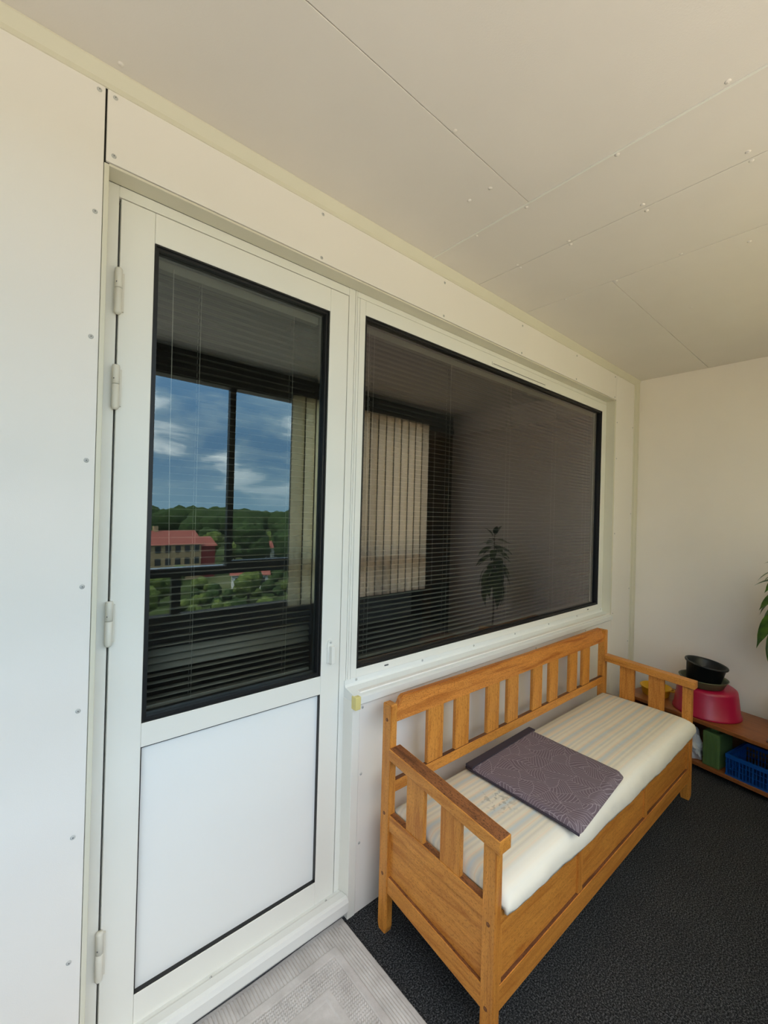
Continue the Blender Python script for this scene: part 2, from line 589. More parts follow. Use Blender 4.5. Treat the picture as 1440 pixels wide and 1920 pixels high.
def screws(parent, pts, face, data=None):
    for p in pts:
        o = bpy.data.objects.new('screw', data or proto.data)
        C.objects.link(o)
        o.parent = parent
        if face == 'back':
            o.location = (p[0], p[2] if len(p) > 2 else 0.0, p[1]); o.rotation_euler = (pi / 2, 0, 0)
        elif face == 'ceil':
            o.location = (p[0], p[1], H); o.rotation_euler = (pi, 0, 0); o.scale = (1.25, 1.25, 1.25)


screws(cl, ceil_scr, 'ceil', m_cs)

# back wall: core + boards with open joints
wb = srt('wall_back')
gj = 0.0015
panels = dict(
    left=[(XL, -0.046 - gj, 0.0, 0.11, 0.0, H)],
    head=[(-0.043 + gj * 0, 2.978 - gj, 0.0, 0.11, 2.2855, H)],
    right=[(2.978 + gj, XR, 0.0, 0.11, 0.0, H)],
    low=[(0.779, 2.978 - gj, 0.0, 0.11, 0.0, 0.805)])
for k, bs in panels.items():
    part('panel', m_wall, wb, *bs, bev=0.0012, seg=1)
part('joint_backing', m_gap, wb, (-0.05, 2.98, 0.006, 0.1, 2.2765, 2.286), (-0.049, -0.0415, 0.006, 0.1, 0.0, H), (2.976, 2.981, 0.006, 0.1, 0.0, H))
part('edge_strip', m_trim, wb, (-0.0465, -0.036, -0.0016, 0.1, 0.0, 2.279), bev=0.0008, seg=1)
part('edge_strip', m_trim, wb, (-0.036, 2.957, -0.0005, D, 2.2755, 2.2815))
part('soffit', m_trim, wb, (-0.036, 2.957, 0.0, 0.11, 2.2765, 2.2795))
part('edge_strip', m_trim, wb, (2.956, 2.9755, -0.001, D + .05, 0.775, 2.278), bev=0.0008, seg=1)
part('corner_angle', m_frame, wb, (0.745, 0.7775, -0.0022, D + .05, 0.0, 0.775), bev=0.0012, seg=1)
screws(wb, [(-.060, 2.445), (-.027, 2.446), (-.027, 2.304), (-.062, 2.153), (-.063, 1.855), (-.065, 1.561), (-.066, 1.262), (-.067, .969), (-.070, .673),
            (-.071, .38), (-.07, .09), (.568, 2.443), (.567, 2.298), (1.177, 2.439), (1.176, 2.298), (1.78, 2.439), (1.778, 2.298), (2.38, 2.439), (2.38, 2.298),
            (2.95, 2.44), (2.95, 2.30), (2.998, 2.132), (3.28, 2.137), (.792, .745), (.792, .503), (.792, .252), (1.007, .742), (1.389, .744), (1.991, .742),
            (2.588, .745), (3.0, 1.88), (3.0, 1.357), (3.283, .949), (3.283, 1.5), (3.0, .8), (3.283, .56)], 'back')

struct(part('wall_right', m_wallr, None, (XR, XR + .1, YF - .12, 0.15, 0.0, H + .1)))
struct(part('wall_left', m_wall, None, (XL - .1, XL, YF - .12, 0.15, 0.0, H + .1)))

# cove trim at the ceiling, corner trim at the right
bm = new()
prism(bm, [(0.001, 2.4575), (-0.0030, 2.4585), (-0.0035, 2.470), (-0.0045, 2.4715), (-0.018, 2.4965), (-0.018, H), (0.001, H)], XL, XR, 'x')
struct(obj('trim_1', bm, m_trim))
bm = new()
prism(bm, [(3.300, 0.001), (3.301, -0.0035), (3.330, -0.0035), (3.345, -0.010), (3.3725, -0.0125), (3.3725, 0.001)], 0.0, 2.484, 'z')
struct(obj('trim_2', bm, m_trim))

# room behind the window, dim
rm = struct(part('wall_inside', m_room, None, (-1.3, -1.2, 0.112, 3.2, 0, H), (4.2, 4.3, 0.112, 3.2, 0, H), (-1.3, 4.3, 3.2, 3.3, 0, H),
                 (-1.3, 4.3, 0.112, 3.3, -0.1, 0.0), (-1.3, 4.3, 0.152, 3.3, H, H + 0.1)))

# ------------------------------------------------------------------ door
dr = srt('door_1')
LB, LT, PW = 0.0725, 2.243, 0.7205
GL, GR, GT, GB = 0.080, 0.642, 2.1628, 0.8755
PT, PB2 = 0.8115, 0.1525
part('door_frame', m_frame, dr, (-0.036, -0.0045, D + .002, D + .06, 0.03, 2.276), bev=0.001, seg=1)
part('door_frame', m_frame, dr, (-0.0045, 0.7245, D + .002, D + .06, 2.2475, 2.276), bev=0.001, seg=1)
part('door_frame', m_frame, dr, (0.7245, 0.7525, D + .001, D + .06, 0.03, 2.276), bev=0.001, seg=1)
part('frame_rebate', m_gap, dr, (-0.006, 0.727, D + .03, D + .058, 2.24, 2.249), (-0.006, 0.002, D + .03, D + .058, 0.03, 2.24), (0.718, 0.7265, D + .03, D + .058, 0.03, 2.24))
leaf_y = (D - 0.001, D + 0.05)
part('stile', m_frame, dr, (0.0, GL - .0004, *leaf_y, LB, LT), bev=0.0012, seg=1)
part('stile', m_frame, dr, (GR + .0004, PW, *leaf_y, LB, LT), bev=0.0012, seg=1)
part('rail', m_frame, dr, (GL, GR, *leaf_y, GT, LT), bev=0.001, seg=1)
part('rail', m_frame, dr, (GL, GR, *leaf_y, PT, GB), bev=0.001, seg=1)
part('rail', m_frame, dr, (GL, GR, *leaf_y, LB, PB2), bev=0.001, seg=1)


def frame_ring(bm, x0, x1, z0, z1, w, ya, yb, mi=0):
    box(bm, x0, x0 + w, ya, yb, z0, z1, mi=mi); box(bm, x1 - w, x1, ya, yb, z0, z1, mi=mi)
    box(bm, x0 + w, x1 - w, ya, yb, z1 - w, z1, mi=mi); box(bm, x0 + w, x1 - w, ya, yb, z0, z0 + w, mi=mi)


bm = new(); frame_ring(bm, GL, GR, GB, GT, 0.0045, D + .0005, D + .045)
frame_ring(bm, GL, GR, GB, GT, 0.012, D + .006, D + .02)
obj('glazing_gasket', bm, m_rubber, dr)
bm = new(); frame_ring(bm, GL + .0045, GR - .0045, GB + .0045, GT - .0045, 0.011, D + .032, D + .045)
obj('glazing_spacer', bm, m_spacer, dr)


def pane(name, x0, x1, z0, z1, y, parent, th=0.006, front=m_glass):
    bm = new()
    fs = box(bm, x0, x1, y, y + th, z0, z1)
    for f in fs:
        f.material_index = 1
    fs[2].material_index = 0
    return obj(name, bm, [front, m_glass_side], parent)


pane('glass_pane', GL + .004, GR - .004, GB + .004, GT - .004, D + .021, dr, front=m_glass_door)
bm = new(); frame_ring(bm, GL, GR, PB2, PT, 0.0022, D + .0008, D + .03)
obj('panel_gasket', bm, m_rubber, dr)
part('lower_panel', m_door_panel, dr, (GL + .002, GR - .002, D + .013, D + .03, PB2 + .002, PT - .002))

for z0, z1 in ((1.942, 2.060), (1.700, 1.814), (1.097, 1.213), (0.252, 0.378)):
    bm = new()
    zc = z0 + (z1 - z0) * 0.56
    lathe(bm, [(0, 0), (.005, .0005), (.0078, .004), (.0088, .008), (.0088, zc - z0 - .0008), (.0076, zc - z0), (0, zc - z0)], seg=18)
    lathe(bm, [(0, zc - z0 + .0012), (.0076, zc - z0 + .0012), (.0088, zc - z0 + .002), (.0088, z1 - z0 - .005), (.0075, z1 - z0 - .001), (0, z1 - z0)], seg=18)
    box(bm, -.004, .0135, .002, .013, .01, z1 - z0 - .01)
    h = obj('hinge', bm, m_hinge, dr)
    h.location = (-0.003, D - 0.010, z0)
    bm = new()
    box(bm, -.0065, -.0045, -.0082, -.006, zc - z0 + .012, zc - z0 + .0145)
    h2 = obj('hinge_mark', bm, m_slot, h)

bm = new()
prism(bm, [(.665, .918), (.690, .918), (.690, 0.988), (.6865, .997), (.6775, 1.001), (.6685, .997), (.665, .988)], D - .006, D, 'y')
box(bm, .672, .6885, D - .022, D - .005, .915, .978, bev=.003)
lathe_fs = []
hd = obj('door_handle', bm, m_frame, dr)
bm = new()
lathe(bm, [(0, .004), (.0035, .003), (.0045, 0)], seg=12)
o = obj('handle_screw', bm, m_screw, hd); o.location = (.6775, D - .006, .99); o.rotation_euler = (pi / 2, 0, 0)

bm = new()
prism(bm, [(D + .02, .070), (D - .012, .0745), (D - .022, .081), (.006, .0855), (-.004, .082), (-.0105, .070), (-.0115, .040), (-.009, .034), (.004, .034), (D + .02, .034)], -0.034, 0.7435, 'x')
th = obj('threshold', bm, m_alu, dr)
part('threshold_base', m_grey_sub, dr, (-0.034, 0.7435, .016, D + .03, 0.0, .034))
screws(dr, [], 'back')
for x in (.28, .68):
    o = bpy.data.objects.new('threshold_screw', proto.data); C.objects.link(o); o.parent = th
    o.location = (x, D - .017, .0785); o.rotation_euler = (radians(30), 0, 0); o.scale = (.8, .8, .8)

# ------------------------------------------------------------------ window
wn = srt('window_1')
WL, WR, WT, WB = 0.8005, 2.888, 2.199, 0.8675
wy = (D + .001, D + .06)
part('window_frame', m_frame, wn, (0.7540, 0.7610, D + .001, wy[1], 0.80, 2.276), bev=0.0008, seg=1)
part('window_frame', m_frame, wn, (0.7620, 0.7725, D + .0005, wy[1], 0.80, 2.254), bev=0.0008, seg=1)
part('window_frame', m_frame, wn, (0.7620, 2.9555, *wy, 2.2555, 2.276), bev=0.0008, seg=1)
part('window_frame', m_frame, wn, (2.9285, 2.9555, *wy, 0.80, 2.2545), bev=0.0008, seg=1)
part('sash', m_frame, wn, (0.7738, WL, D, wy[1], 0.835, 2.2538), bev=0.0008, seg=1)
part('sash', m_frame, wn, (WR, 2.9275, D, wy[1], 0.835, 2.2538), bev=0.0008, seg=1)
part('sash', m_frame, wn, (WL + .0004, WR - .0004, D, wy[1], WT, 2.2538), bev=0.0008, seg=1)
part('sash', m_frame, wn, (WL + .0004, WR - .0004, D, wy[1], 0.835, WB), bev=0.0008, seg=1)
bm = new(); frame_ring(bm, WL, WR, WB, WT, 0.0045, D + .0015, D + .045)
frame_ring(bm, WL, WR, WB, WT, 0.012, D + .006, D + .02)
obj('glazing_gasket', bm, m_rubber, wn)
bm = new(); frame_ring(bm, WL + .0045, WR - .0045, WB + .0045, WT - .0045, 0.011, D + .032, D + .045)
obj('glazing_spacer', bm, m_spacer, wn)
pane('glass_pane', WL + .004, WR - .004, WB + .004, WT - .004, D + .021, wn)
bm = new()
box(bm, 1.600, 2.117, D - .004, D, 2.2085, 2.2235, bev=.001, seg=1)
vt = obj('air_vent', bm, m_frame, wn)
bm = new()
box(bm, 1.607, 2.110, D - .0045, D - .003, 2.2125, 2.2155)
obj('vent_slot', bm, m_slot, vt)
for x in (0.95, 2.735):
    bm = new()
    prism(bm, [(x - .010 + .003 * (1 - cos(a)), .851 + .003 * sin(a)) for a in (-pi / 2, -pi / 4, 0, pi / 4, pi / 2)][::1] +
          [(x + .010, .854), (x + .013, .851), (x + .010, .848)], D - .0008, D + .001, 'y')
    obj('drain_slot', bm, m_slot, wn)
bm = new()
prism(bm, [(D + .02, .836), (D - .0015, .836), (D - .003, .820), (D - .008, .812), (.012, .803), (-.012, .797), (-.019, .793), (-.019, .769), (-.016, .766), (0.0, .766), (.0, .775), (D + .02, .775)], 0.7465, 2.9545, 'x')
sl = obj('window_sill', bm, m_alu, wn)
screws(sl, [(.80 + i * (2.13 / 6), .829, D - .002) for i in range(7)], 'back')
bm = new()
box(bm, 0.7425, 0.7665, -.0225, .004, .752, .7985, bev=.003, seg=2)
obj('sill_end_cap', bm, m_cap, wn)


# ------------------------------------------------------------------ venetian blinds between the panes
def slat_mesh(w):
    bm = new()
    n = 4
    rows = []
    for i in range(n + 1):
        a = i / n - .5
        yy, zz = a * .0215, -.0065 * (4 * a * a) * .3
        rows.append((bm.verts.new((0, yy, zz)), bm.verts.new((w, yy, zz)), bm.verts.new((0, yy, zz - .0004)), bm.verts.new((w, yy, zz - .0004))))
    for A, B in zip(rows, rows[1:]):
        bm.faces.new((A[0], A[1], B[1], B[0])); bm.faces.new((A[2], B[2], B[3], A[3]))
        bm.faces.new((A[0], B[0], B[2], A[2])); bm.faces.new((A[1], A[3], B[3], B[1]))
    for R, flip in ((rows[0], 0), (rows[-1], 1)):
        f = (R[0], R[2], R[3], R[1])
        bm.faces.new(f if not flip else f[::-1])
    return bm


def blind(label, x0, x1, z0, z1, y, cords, shut=()):
    root = thing('venetian_blind', label, 'blind', (x0, y, z0))
    w, h = x1 - x0, z1 - z0
    part('headrail', m_slat, root, (0, w, -.012, .012, h - .03, h), bev=.002)
    pitch = .0207
    first = None
    k = 0
    z = h - .042
    while z > .022:
        if first is None:
            first = obj('slat', slat_mesh(w), m_slat, root, smooth=True); o = first
        else:
            o = share(first, 'slat', root)
        o.location = (0, 0, z)
        tilt = radians(3 + rnd.uniform(-1.5, 1.5))
        for a, b, deg in shut:
            if a < z0 + z < b:
                tilt = radians(deg)
        o.rotation_euler = (tilt, rnd.uniform(-.0006, .0006), 0)
        z -= pitch
    part('bottom_rail', m_slat, root, (0, w, -.010, .010, .002, .014), bev=.002)
    for cx in cords:
        bm = new()
        for yy in (-.0118, .0118):
            tube(bm, [(cx, yy, .01), (cx, yy, h - .03)], .0006, 5)
        obj('ladder_cord', bm, m_cord, root)
    bm = new()
    tube(bm, [(.05, -.015, h - .02), (.052, -.016, h * .6), (.058, -.016, h * .32)], .0012, 6)
    obj('tilt_wand', bm, m_cord, root)
    return root


blind('grey venetian blind behind the glass of the balcony door', GL + .012, GR - .012, GB + .006, GT - .006, D + .068, (.13, .44), ((.985, 1.055, 52),))
blind('wide grey venetian blind behind the large window', WL + .012, WR - .012, WB + .006, WT - .006, D + .068, (.08, .55, 1.05, 1.55, 1.98))

# ------------------------------------------------------------------ glazed balcony front (seen mirrored in the panes)
wf = srt('wall_front')
part('parapet', m_parapet, wf, (XL, XR, YF - .08, YF, 0.0, 0.75))
part('head_panel', m_darkframe, wf, (XL, XR, YF - .08, YF, 2.37, H))
part('head_rail', m_darkframe, wf, (XL, XR, YF - .075, YF + .015, 2.312, 2.37))
part('brown_end_panel', m_brown, wf, (3.08, XR, YF - .08, YF - .002, 0.75, 2.37))
part('end_post', m_brown, wf, (2.97, 3.08, YF - .08, YF + .015, 0.0, 2.37))
for x in (2.972, 3.066):
    part('pale_edge', m_trim, wf, (x, x + .012, YF + .016, YF + .022, 0.75, 2.30))
rl = srt('trim_3')
rl['label'] = 'dark balcony railing with pale top rail'
part('handrail', [m_darkframe, m_railtop], rl, (XL, 2.97, YF - .07, YF - .01, 1.0, 1.05))
part('top_rail', m_railtop, rl, (XL, 0.975, YF - .075, YF - .005, 1.05, 1.06))
part('sill_rail', m_darkframe, rl, (0.975, 2.97, YF - .075, YF - .005, 1.05, 1.088))
for x in (-2.0, -1.1, -.24, .65, 1.52, 2.4):
    part('post', m_darkframe, rl, (x - .028, x + .028, YF - .06, YF - .02, 0.75, 1.0))
gz = srt('window_2')
for x0, x1 in ((.977, 1.018), (1.482, 1.535), (-.9, -.86), (2.2, 2.24)):
    part('glazing_post', m_darkframe, gz, (x0, x1, YF - .06, YF - .02, 1.06, 2.315))
pane('glass_pane', 1.018, 1.482, 1.088, 2.312, YF - .045, gz, front=m_glass_clear)
pane('glass_pane', 1.535, 2.2, 1.088, 2.312, YF - .045, gz, front=m_glass_clear)
pane('glass_pane', 2.24, 2.97, 1.088, 2.312, YF - .045, gz, front=m_glass_clear)

vb = thing('vertical_blind', 'beige vertical blind mirrored in the large window', 'blind', (1.44, YF + .045, .72))
part('track', m_darkframe, vb, (0, 1.52, -.02, .02, 1.63, 1.66), bev=.003)
first = None
for i in range(16):
    if first is None:
        bm = new()
        P = [(-.054 + .108 * k / 6, .008 * sin(pi * k / 6)) for k in (0, 1, 2, 3, 4, 5, 5.45, 6)]
        prism(bm, P + [(a, b + .0006) for a, b in P[::-1]], 0, 1.63, 'z')
        for f in bm.faces:
            if len(f.verts) == 4 and f.calc_center_median().x > .048:
                f.material_index = 1  # overlap shade painted along one edge of the slat
        first = obj('blind_slat', bm, [m_vblind, m_vshade], vb); o = first
    else:
        o = share(first, 'blind_slat', vb)
    o.location = (.055 + i * .0935, rnd.uniform(-.002, .002), 0)
    o.rotation_euler = (0, 0, radians(13 + rnd.uniform(-3, 3)))

# ------------------------------------------------------------------ bench
SX, SY, TH, L, W = 0.8082, -0.570, -0.0117, 1.734, 0.482
bn = thing('wooden_bench', 'long varnished pine settle with slatted back and box seat', 'bench', (SX, SY, 0), (0, 0, TH))


def bpart(name, mats, *boxes, bev=.0025, parent=None):
    return part(name, mats, parent or bn, *boxes, bev=bev, seg=2)


def slope_part(name, mats, s0, s1, t0, t1, za0, za1, zb0, zb1, bev=.0025, top=None):
    bm = new()
    box(bm, s0, s1, t0, t1, za0, za1, bev=bev, z0b=zb0, z1b=zb1, top=top)
    return obj(name, bm, mats, bn)


for side in (0, 1):
    def S(a, b):
        return (a, b) if side == 0 else (L - b, L - a)
    # posts: back post full height with a tapered foot
    bm = new()
    s0, s1 = S(0, .030)
    prof = [(.445, 0), (.476, 0), (.482, .02), (.482, .785), (.478, .790), (.443, .790), (.439, .786), (.439, .02)]
    prism(bm, prof, s0, s1, 'x')
    es = [e for e in bm.edges if abs(e.verts[0].co.x - e.verts[1].co.x) < 1e-6]
    bmesh.ops.bevel(bm, geom=es, offset=.002, segments=2, affect='EDGES')
    lg = obj('back_leg', bm, w_z, bn)
    bm = new()
    prism(bm, [(.004, 0), (.039, 0), (.043, .018), (.043, .585), (0, .575), (0, .018)], s0, s1, 'x')
    es = [e for e in bm.edges if abs(e.verts[0].co.x - e.verts[1].co.x) < 1e-6]
    bmesh.ops.bevel(bm, geom=es, offset=.002, segments=2, affect='EDGES')
    fg = obj('front_leg', bm, w_z, bn)
    if side == 0:
        slope_part('armrest', [w_t, w_worn], *S(-.006, .046), -.014, .4385, .553, .590, .606, .645, top=1)
    else:
        slope_part('armrest', [w_t, w_worn], *S(-.006, .046), -.016, .4385, .586, .622, .612, .648)
    for t0, t1 in ((.279, .358), (.129, .207)):
        bpart('arm_slat', w_z, (*S(.006, .022), t0, t1, .385, (.578 if side == 0 else .592) + .09 * (t0 - .129)), bev=.002)
    slope_part('side_rail', [w_t, w_worn], *S(.003, .028), .043, .439, .345, .395, .357, .413, top=1)
    slope_part('side_rail', [w_t, w_worn], *S(.003, .028), .043, .439, .100, .166, .143, .200, top=1)
    slope_part('side_panel', w_t, *S(.014, .020), .043, .439, .155, .352, .190, .364, bev=0)
    if side == 0:
        for par, pts in ((lg, ((.459, .735), (.462, .41), (.463, .20))), (fg, ((.022, .345), (.024, .115)))):
            for t, z in pts:
                bm = new()
                lathe(bm, [(0, .0015), (.004, .0012), (.0045, .0), (.006, .0008), (.0068, -.001)], seg=12)
                o = obj('bolt_cap', bm, w_worn, par)
                o.location = (0.0, t, z); o.rotation_euler = (0, -pi / 2, 0)

# back rest
bm = new()
topz, botz, a, b = .806, .720, .030, L - .030
prof = [(a, botz), (b, botz), (b, .768), (b - .012, .772), (b - .022, .784), (b - .030, .799), (b - .042, topz), (b - .4, topz - .003), ((a + b) / 2, topz - .006), (a + .4, topz - .003),
        (a + .042, topz), (a + .030, .799), (a + .022, .784), (a + .012, .772), (a, .768)]
prism(bm, prof, .449, .471, 'y')
es = [e for e in bm.edges if abs(e.verts[0].co.y - e.verts[1].co.y) < 1e-6 and e.verts[0].co.y < .46]
bmesh.ops.bevel(bm, geom=es, offset=.003, segments=2, affect='EDGES')
obj('top_rail', bm, w_rail, bn)
bm = new(); box(bm, .030, L - .030, .447, .468, .476, .515, bev=.0025, top=1)
obj('back_rail', bm, [w_s, w_worn_s], bn)
sl0 = [.203, .362, .572, .723, .933, 1.090, 1.300, 1.450]
first = None
for s0 in sl0:
    if first is None:
        bm = new(); box(bm, 0, .085, .453, .469, .512, .724, bev=.002)
        first = obj('back_slat', bm, w_z, bn); o = first
    else:
        o = share(first, 'back_slat', bn)
    o.location = (s0, 0, 0)
# box seat
bpart('seat_board', w_s, (.030, L - .030, .012, .455, .368, .382), bev=0)
bpart('back_panel', w_s, (.030, L - .030, .456, .466, .12, .368), bev=0)
bm = new(); box(bm, .030, L - .030, .003, .030, .103, .172, bev=.002, top=1)
obj('front_rail', bm, [w_s, w_worn_s], bn)
bpart('front_rail', w_s, (.030, L - .030, .003, .026, .338, .376), bev=.002)
for s0, s1 in ((.030, .044), (.490, .521), (1.092, 1.123), (L - .060, L - .030)):
    bpart('front_stile', w_z, (s0, s1, .006, .026, .172, .338), bev=.0015)
for s0, s1 in ((.044, .490), (.521, 1.092), (1.123, L - .060)):
    bpart('front_panel', w_s, (s0, s1, .014, .022, .172, .338), bev=0)

# mattress (own top-level thing, in bench coordinates)
def bench_world(o):
    o.location = (SX, SY, 0); o.rotation_euler = (0, 0, TH)
    return o


def smooth_noise(x, seed):
    return sin(x * 11 + seed) * .5 + sin(x * 27 + seed * 2.3) * .3 + sin(x * 53 + seed * 1.7) * .2


NS = 120
bm = new()
rows = []
s_a, s_b = .034, 1.700
for i in range(NS + 1):
    f = i / NS
    s = s_a + (s_b - s_a) * f
    edge = min(f, 1 - f) * (s_b - s_a)
    rnd_e = max(0.0, 1 - edge / .03)
    zt = .430 - .018 * rnd_e ** 2 + .0015 * smooth_noise(s * .6, 1.0)
    pts_f = [(0.0, .375), (.09, .362), (.27, .348), (.58, .338), (.85, .338), (1.0, .352)]
    zf = pts_f[-1][1]
    for (fa, za), (fb, zb_) in zip(pts_f, pts_f[1:]):
        if fa <= f <= fb:
            zf = za + (zb_ - za) * (f - fa) / (fb - fa)
            break
    zf += .0045 * smooth_noise(s * 1.5, 3.0)
    bul = .0045 * smooth_noise(s * 1.6, 5.0)
    prof = [(.446, .386), (.4495, .40), (.447, .418), (.43, zt), (.36, zt + .003), (.25, zt + .003 + .001 * smooth_noise(s, 8)), (.14, zt + .004), (.06, zt + .002),
            (.025, zt), (.004, zt - .005), (-.010, zt - .016), (-.017 - bul, (zt + zf) / 2), (-.019 - bul, zf + .012), (-.015, zf), (-.007, zf - .001), (-.004, zf + .01), (-.004, .384), (.2, .384)]
    row = []
    for k, (t, z) in enumerate(prof):
        ss = s
        if f > .985 and t < 0:
            ss = s + .022 * (f - .985) / .015
        row.append(bm.verts.new((ss, t, z)))
    rows.append(row)
for A, B in zip(rows, rows[1:]):
    n = len(A)
    for k in range(n):
        j = (k + 1) % n
        bm.faces.new((A[k], B[k], B[j], A[j]))
bm.faces.new(rows[0]); bm.faces.new(rows[-1][::-1])
bmesh.ops.recalc_face_normals(bm, faces=bm.faces)
mt = obj('mattress', bm, m_matt, None, smooth=True)
bench_world(mt)
tag(mt, 'thin cream mattress with pale blue stripes on the wooden bench', 'mattress')

# seat pad
pd = thing('seat_pad', 'flat purple grey seat pad with leaf pattern lying on the striped mattress', 'cushion', (SX, SY, 0), (0, 0, TH))
cor = [(.398, -.036), (.868, .004), (.882, .437), (.400, .425)]   # front left, front right, back right, back left
bm = new()
N = 30
top, bot = [], []
for j in range(N + 1):
    vv = j / N
    rt_, rb_ = [], []
    for i in range(N + 1):
        uu = i / N
        s = (1 - vv) * ((1 - uu) * cor[0][0] + uu * cor[1][0]) + vv * ((1 - uu) * cor[3][0] + uu * cor[2][0])
        t = (1 - vv) * ((1 - uu) * cor[0][1] + uu * cor[1][1]) + vv * ((1 - uu) * cor[3][1] + uu * cor[2][1])
        # rounded corners in front
        e = min(uu, 1 - uu, vv, 1 - vv) * .46
        hgt = .016 * (1 - max(0, 1 - e / .02) ** 2.2)
        zb_ = .4375
        if t < .01:
            zb_ -= .08 * (.01 - t)
        zt = zb_ + .001 + hgt + .0012 * smooth_noise(s * .8 + t, 2.0)
        cu, cv = uu - .5, vv - .5
        R0 = .44
        if abs(cu) > R0 and abs(cv) > R0:                # round the corners
            qx, qy = (abs(cu) - R0) / (.5 - R0), (abs(cv) - R0) / (.5 - R0)
            k_ = max(qx, qy) / max(1e-6, math.hypot(qx, qy))
            s += (1 if cu > 0 else -1) * qx * (k_ - 1) * (.5 - R0) * .47
            t += (1 if cv > 0 else -1) * qy * (k_ - 1) * (.5 - R0) * .45
        rt_.append(bm.verts.new((s, t, zt))); rb_.append(bm.verts.new((s, t, zb_)))
    top.append(rt_); bot.append(rb_)
for j in range(N):
    for i in range(N):
        bm.faces.new((top[j][i], top[j][i + 1], top[j + 1][i + 1], top[j + 1][i]))
        bm.faces.new((bot[j][i], bot[j + 1][i], bot[j + 1][i + 1], bot[j][i + 1]))
for i in range(N):
    for T, fl_ in (((top[0][i], bot[0][i], bot[0][i + 1], top[0][i + 1]), 0), ((top[N][i], top[N][i + 1], bot[N][i + 1], bot[N][i]), 0),
                   ((top[i][0], top[i + 1][0], bot[i + 1][0], bot[i][0]), 0), ((top[i][N], bot[i][N], bot[i + 1][N], top[i + 1][N]), 0)):
        bm.faces.new(T)
bmesh.ops.recalc_face_normals(bm, faces=bm.faces)
obj('pad', bm, m_pad, pd, smooth=True)


def pad_pt(uu, vv, lift=0):
    s = (1 - vv) * ((1 - uu) * cor[0][0] + uu * cor[1][0]) + vv * ((1 - uu) * cor[3][0] + uu * cor[2][0])
    t = (1 - vv) * ((1 - uu) * cor[0][1] + uu * cor[1][1]) + vv * ((1 - uu) * cor[3][1] + uu * cor[2][1])
    z = .4395
    if t < .01:
        z -= .08 * (.01 - t)
    return (s, t, z + lift)


bm = new()
tube(bm, [pad_pt(0, v_ / 12, .003) for v_ in range(13)], .0042, 8)
tube(bm, [pad_pt(u_ / 12, 1, .004) for u_ in range(13)], .0042, 8)
obj('piping', bm, m_bind, pd)
bm = new()
A = [pad_pt(u_ / 10, .93, .0175) for u_ in range(11)]
B = [pad_pt(u_ / 10, 1.005, .0155) for u_ in range(11)]
va = [bm.verts.new((p[0], p[1], p[2] + .002)) for p in A]; vb_ = [bm.verts.new((p[0], p[1], p[2] + .003)) for p in B]
vc = [bm.verts.new((p[0], p[1], p[2] - .006)) for p in A]; vd_ = [bm.verts.new((p[0], p[1], p[2] - .012)) for p in B]
for i in range(10):
    bm.faces.new((va[i], va[i + 1], vb_[i + 1], vb_[i])); bm.faces.new((va[i], vc[i], vc[i + 1], va[i + 1])); bm.faces.new((vb_[i], vb_[i + 1], vd_[i + 1], vd_[i]))
bm.faces.new((va[0], vb_[0], vd_[0], vc[0])); bm.faces.new((va[10], vc[10], vd_[10], vb_[10]))
obj('folded_flap', bm, m_bind, pd)

# ------------------------------------------------------------------ rug
import numpy as np
RX0, RX1, RY0, RY1 = -.30, .733, -.640, .0125
nx, ny = 430, 270
xs = np.linspace(RX0, RX1, nx); ys = np.linspace(RY0, RY1, ny)
XX, YY = np.meshgrid(xs, ys, indexing='ij')
dxm = np.minimum(XX - RX0, RX1 - XX); dym = np.minimum(YY - RY0, RY1 - YY)
ed = np.minimum(dxm, dym)
along = np.where(dym < dxm, XX, YY)
Z = np.full_like(XX, .0085)
hem = ed < .014
Z = np.where(hem, .0075, Z)
rib = (ed >= .014) & (ed < .075)
ribx = np.where(dym < dxm, np.sin(along * 2 * pi / .0105), np.sin(ed * 2 * pi / .0095))
Z = np.where(rib, .0080 + .0022 * ribx, Z)
flat = (ed >= .075) & (ed < .100)
Z = np.where(flat, .0105, Z)
bob = (ed >= .100) & (ed < .165)
bx = np.sin(XX * 2 * pi / .016 + (np.floor(YY / .009) % 2) * pi) * np.sin(YY * 2 * pi / .018)
Z = np.where(bob, .0070 + .0065 * np.abs(bx), Z)
flat2 = (ed >= .165) & (ed < .19)
Z = np.where(flat2, .0105, Z)
Z = np.where(ed >= .19, .0085 + .0006 * np.sin(XX * 900) * np.sin(YY * 900), Z)
rg = np.random.RandomState(3)
Z = Z + rg.normal(0, .00022, Z.shape)
edge_w = .004 * np.sin(XX * 9 + 1) * (np.abs(YY - RY1) < .004) + 0
Z = np.where(ed < 1e-6, .0005, Z)
verts = np.stack([XX, YY + .002 * np.sin(XX * 12), Z], -1).reshape(-1, 3)
idx = np.arange(nx * ny).reshape(nx, ny)
q = np.stack([idx[:-1, :-1], idx[1:, :-1], idx[1:, 1:], idx[:-1, 1:]], -1).reshape(-1, 4)
me = bpy.data.meshes.new('doormat')
me.from_pydata(verts.tolist(), [], q.tolist())
me.materials.append(m_rug)
me.polygons.foreach_set('use_smooth', [True] * len(me.polygons))
rug = bpy.data.objects.new('door_rug', me)
C.objects.link(rug)
tag(rug, 'pale grey woven cotton rug with ribbed border in front of the door', 'rug')

# ------------------------------------------------------------------ low shelf at the right wall
sh = thing('low_shelf', 'low brown pine shelf unit standing along the right wall', 'shelf', (2.871, -.519, 0), (0, 0, radians(-10.2)))
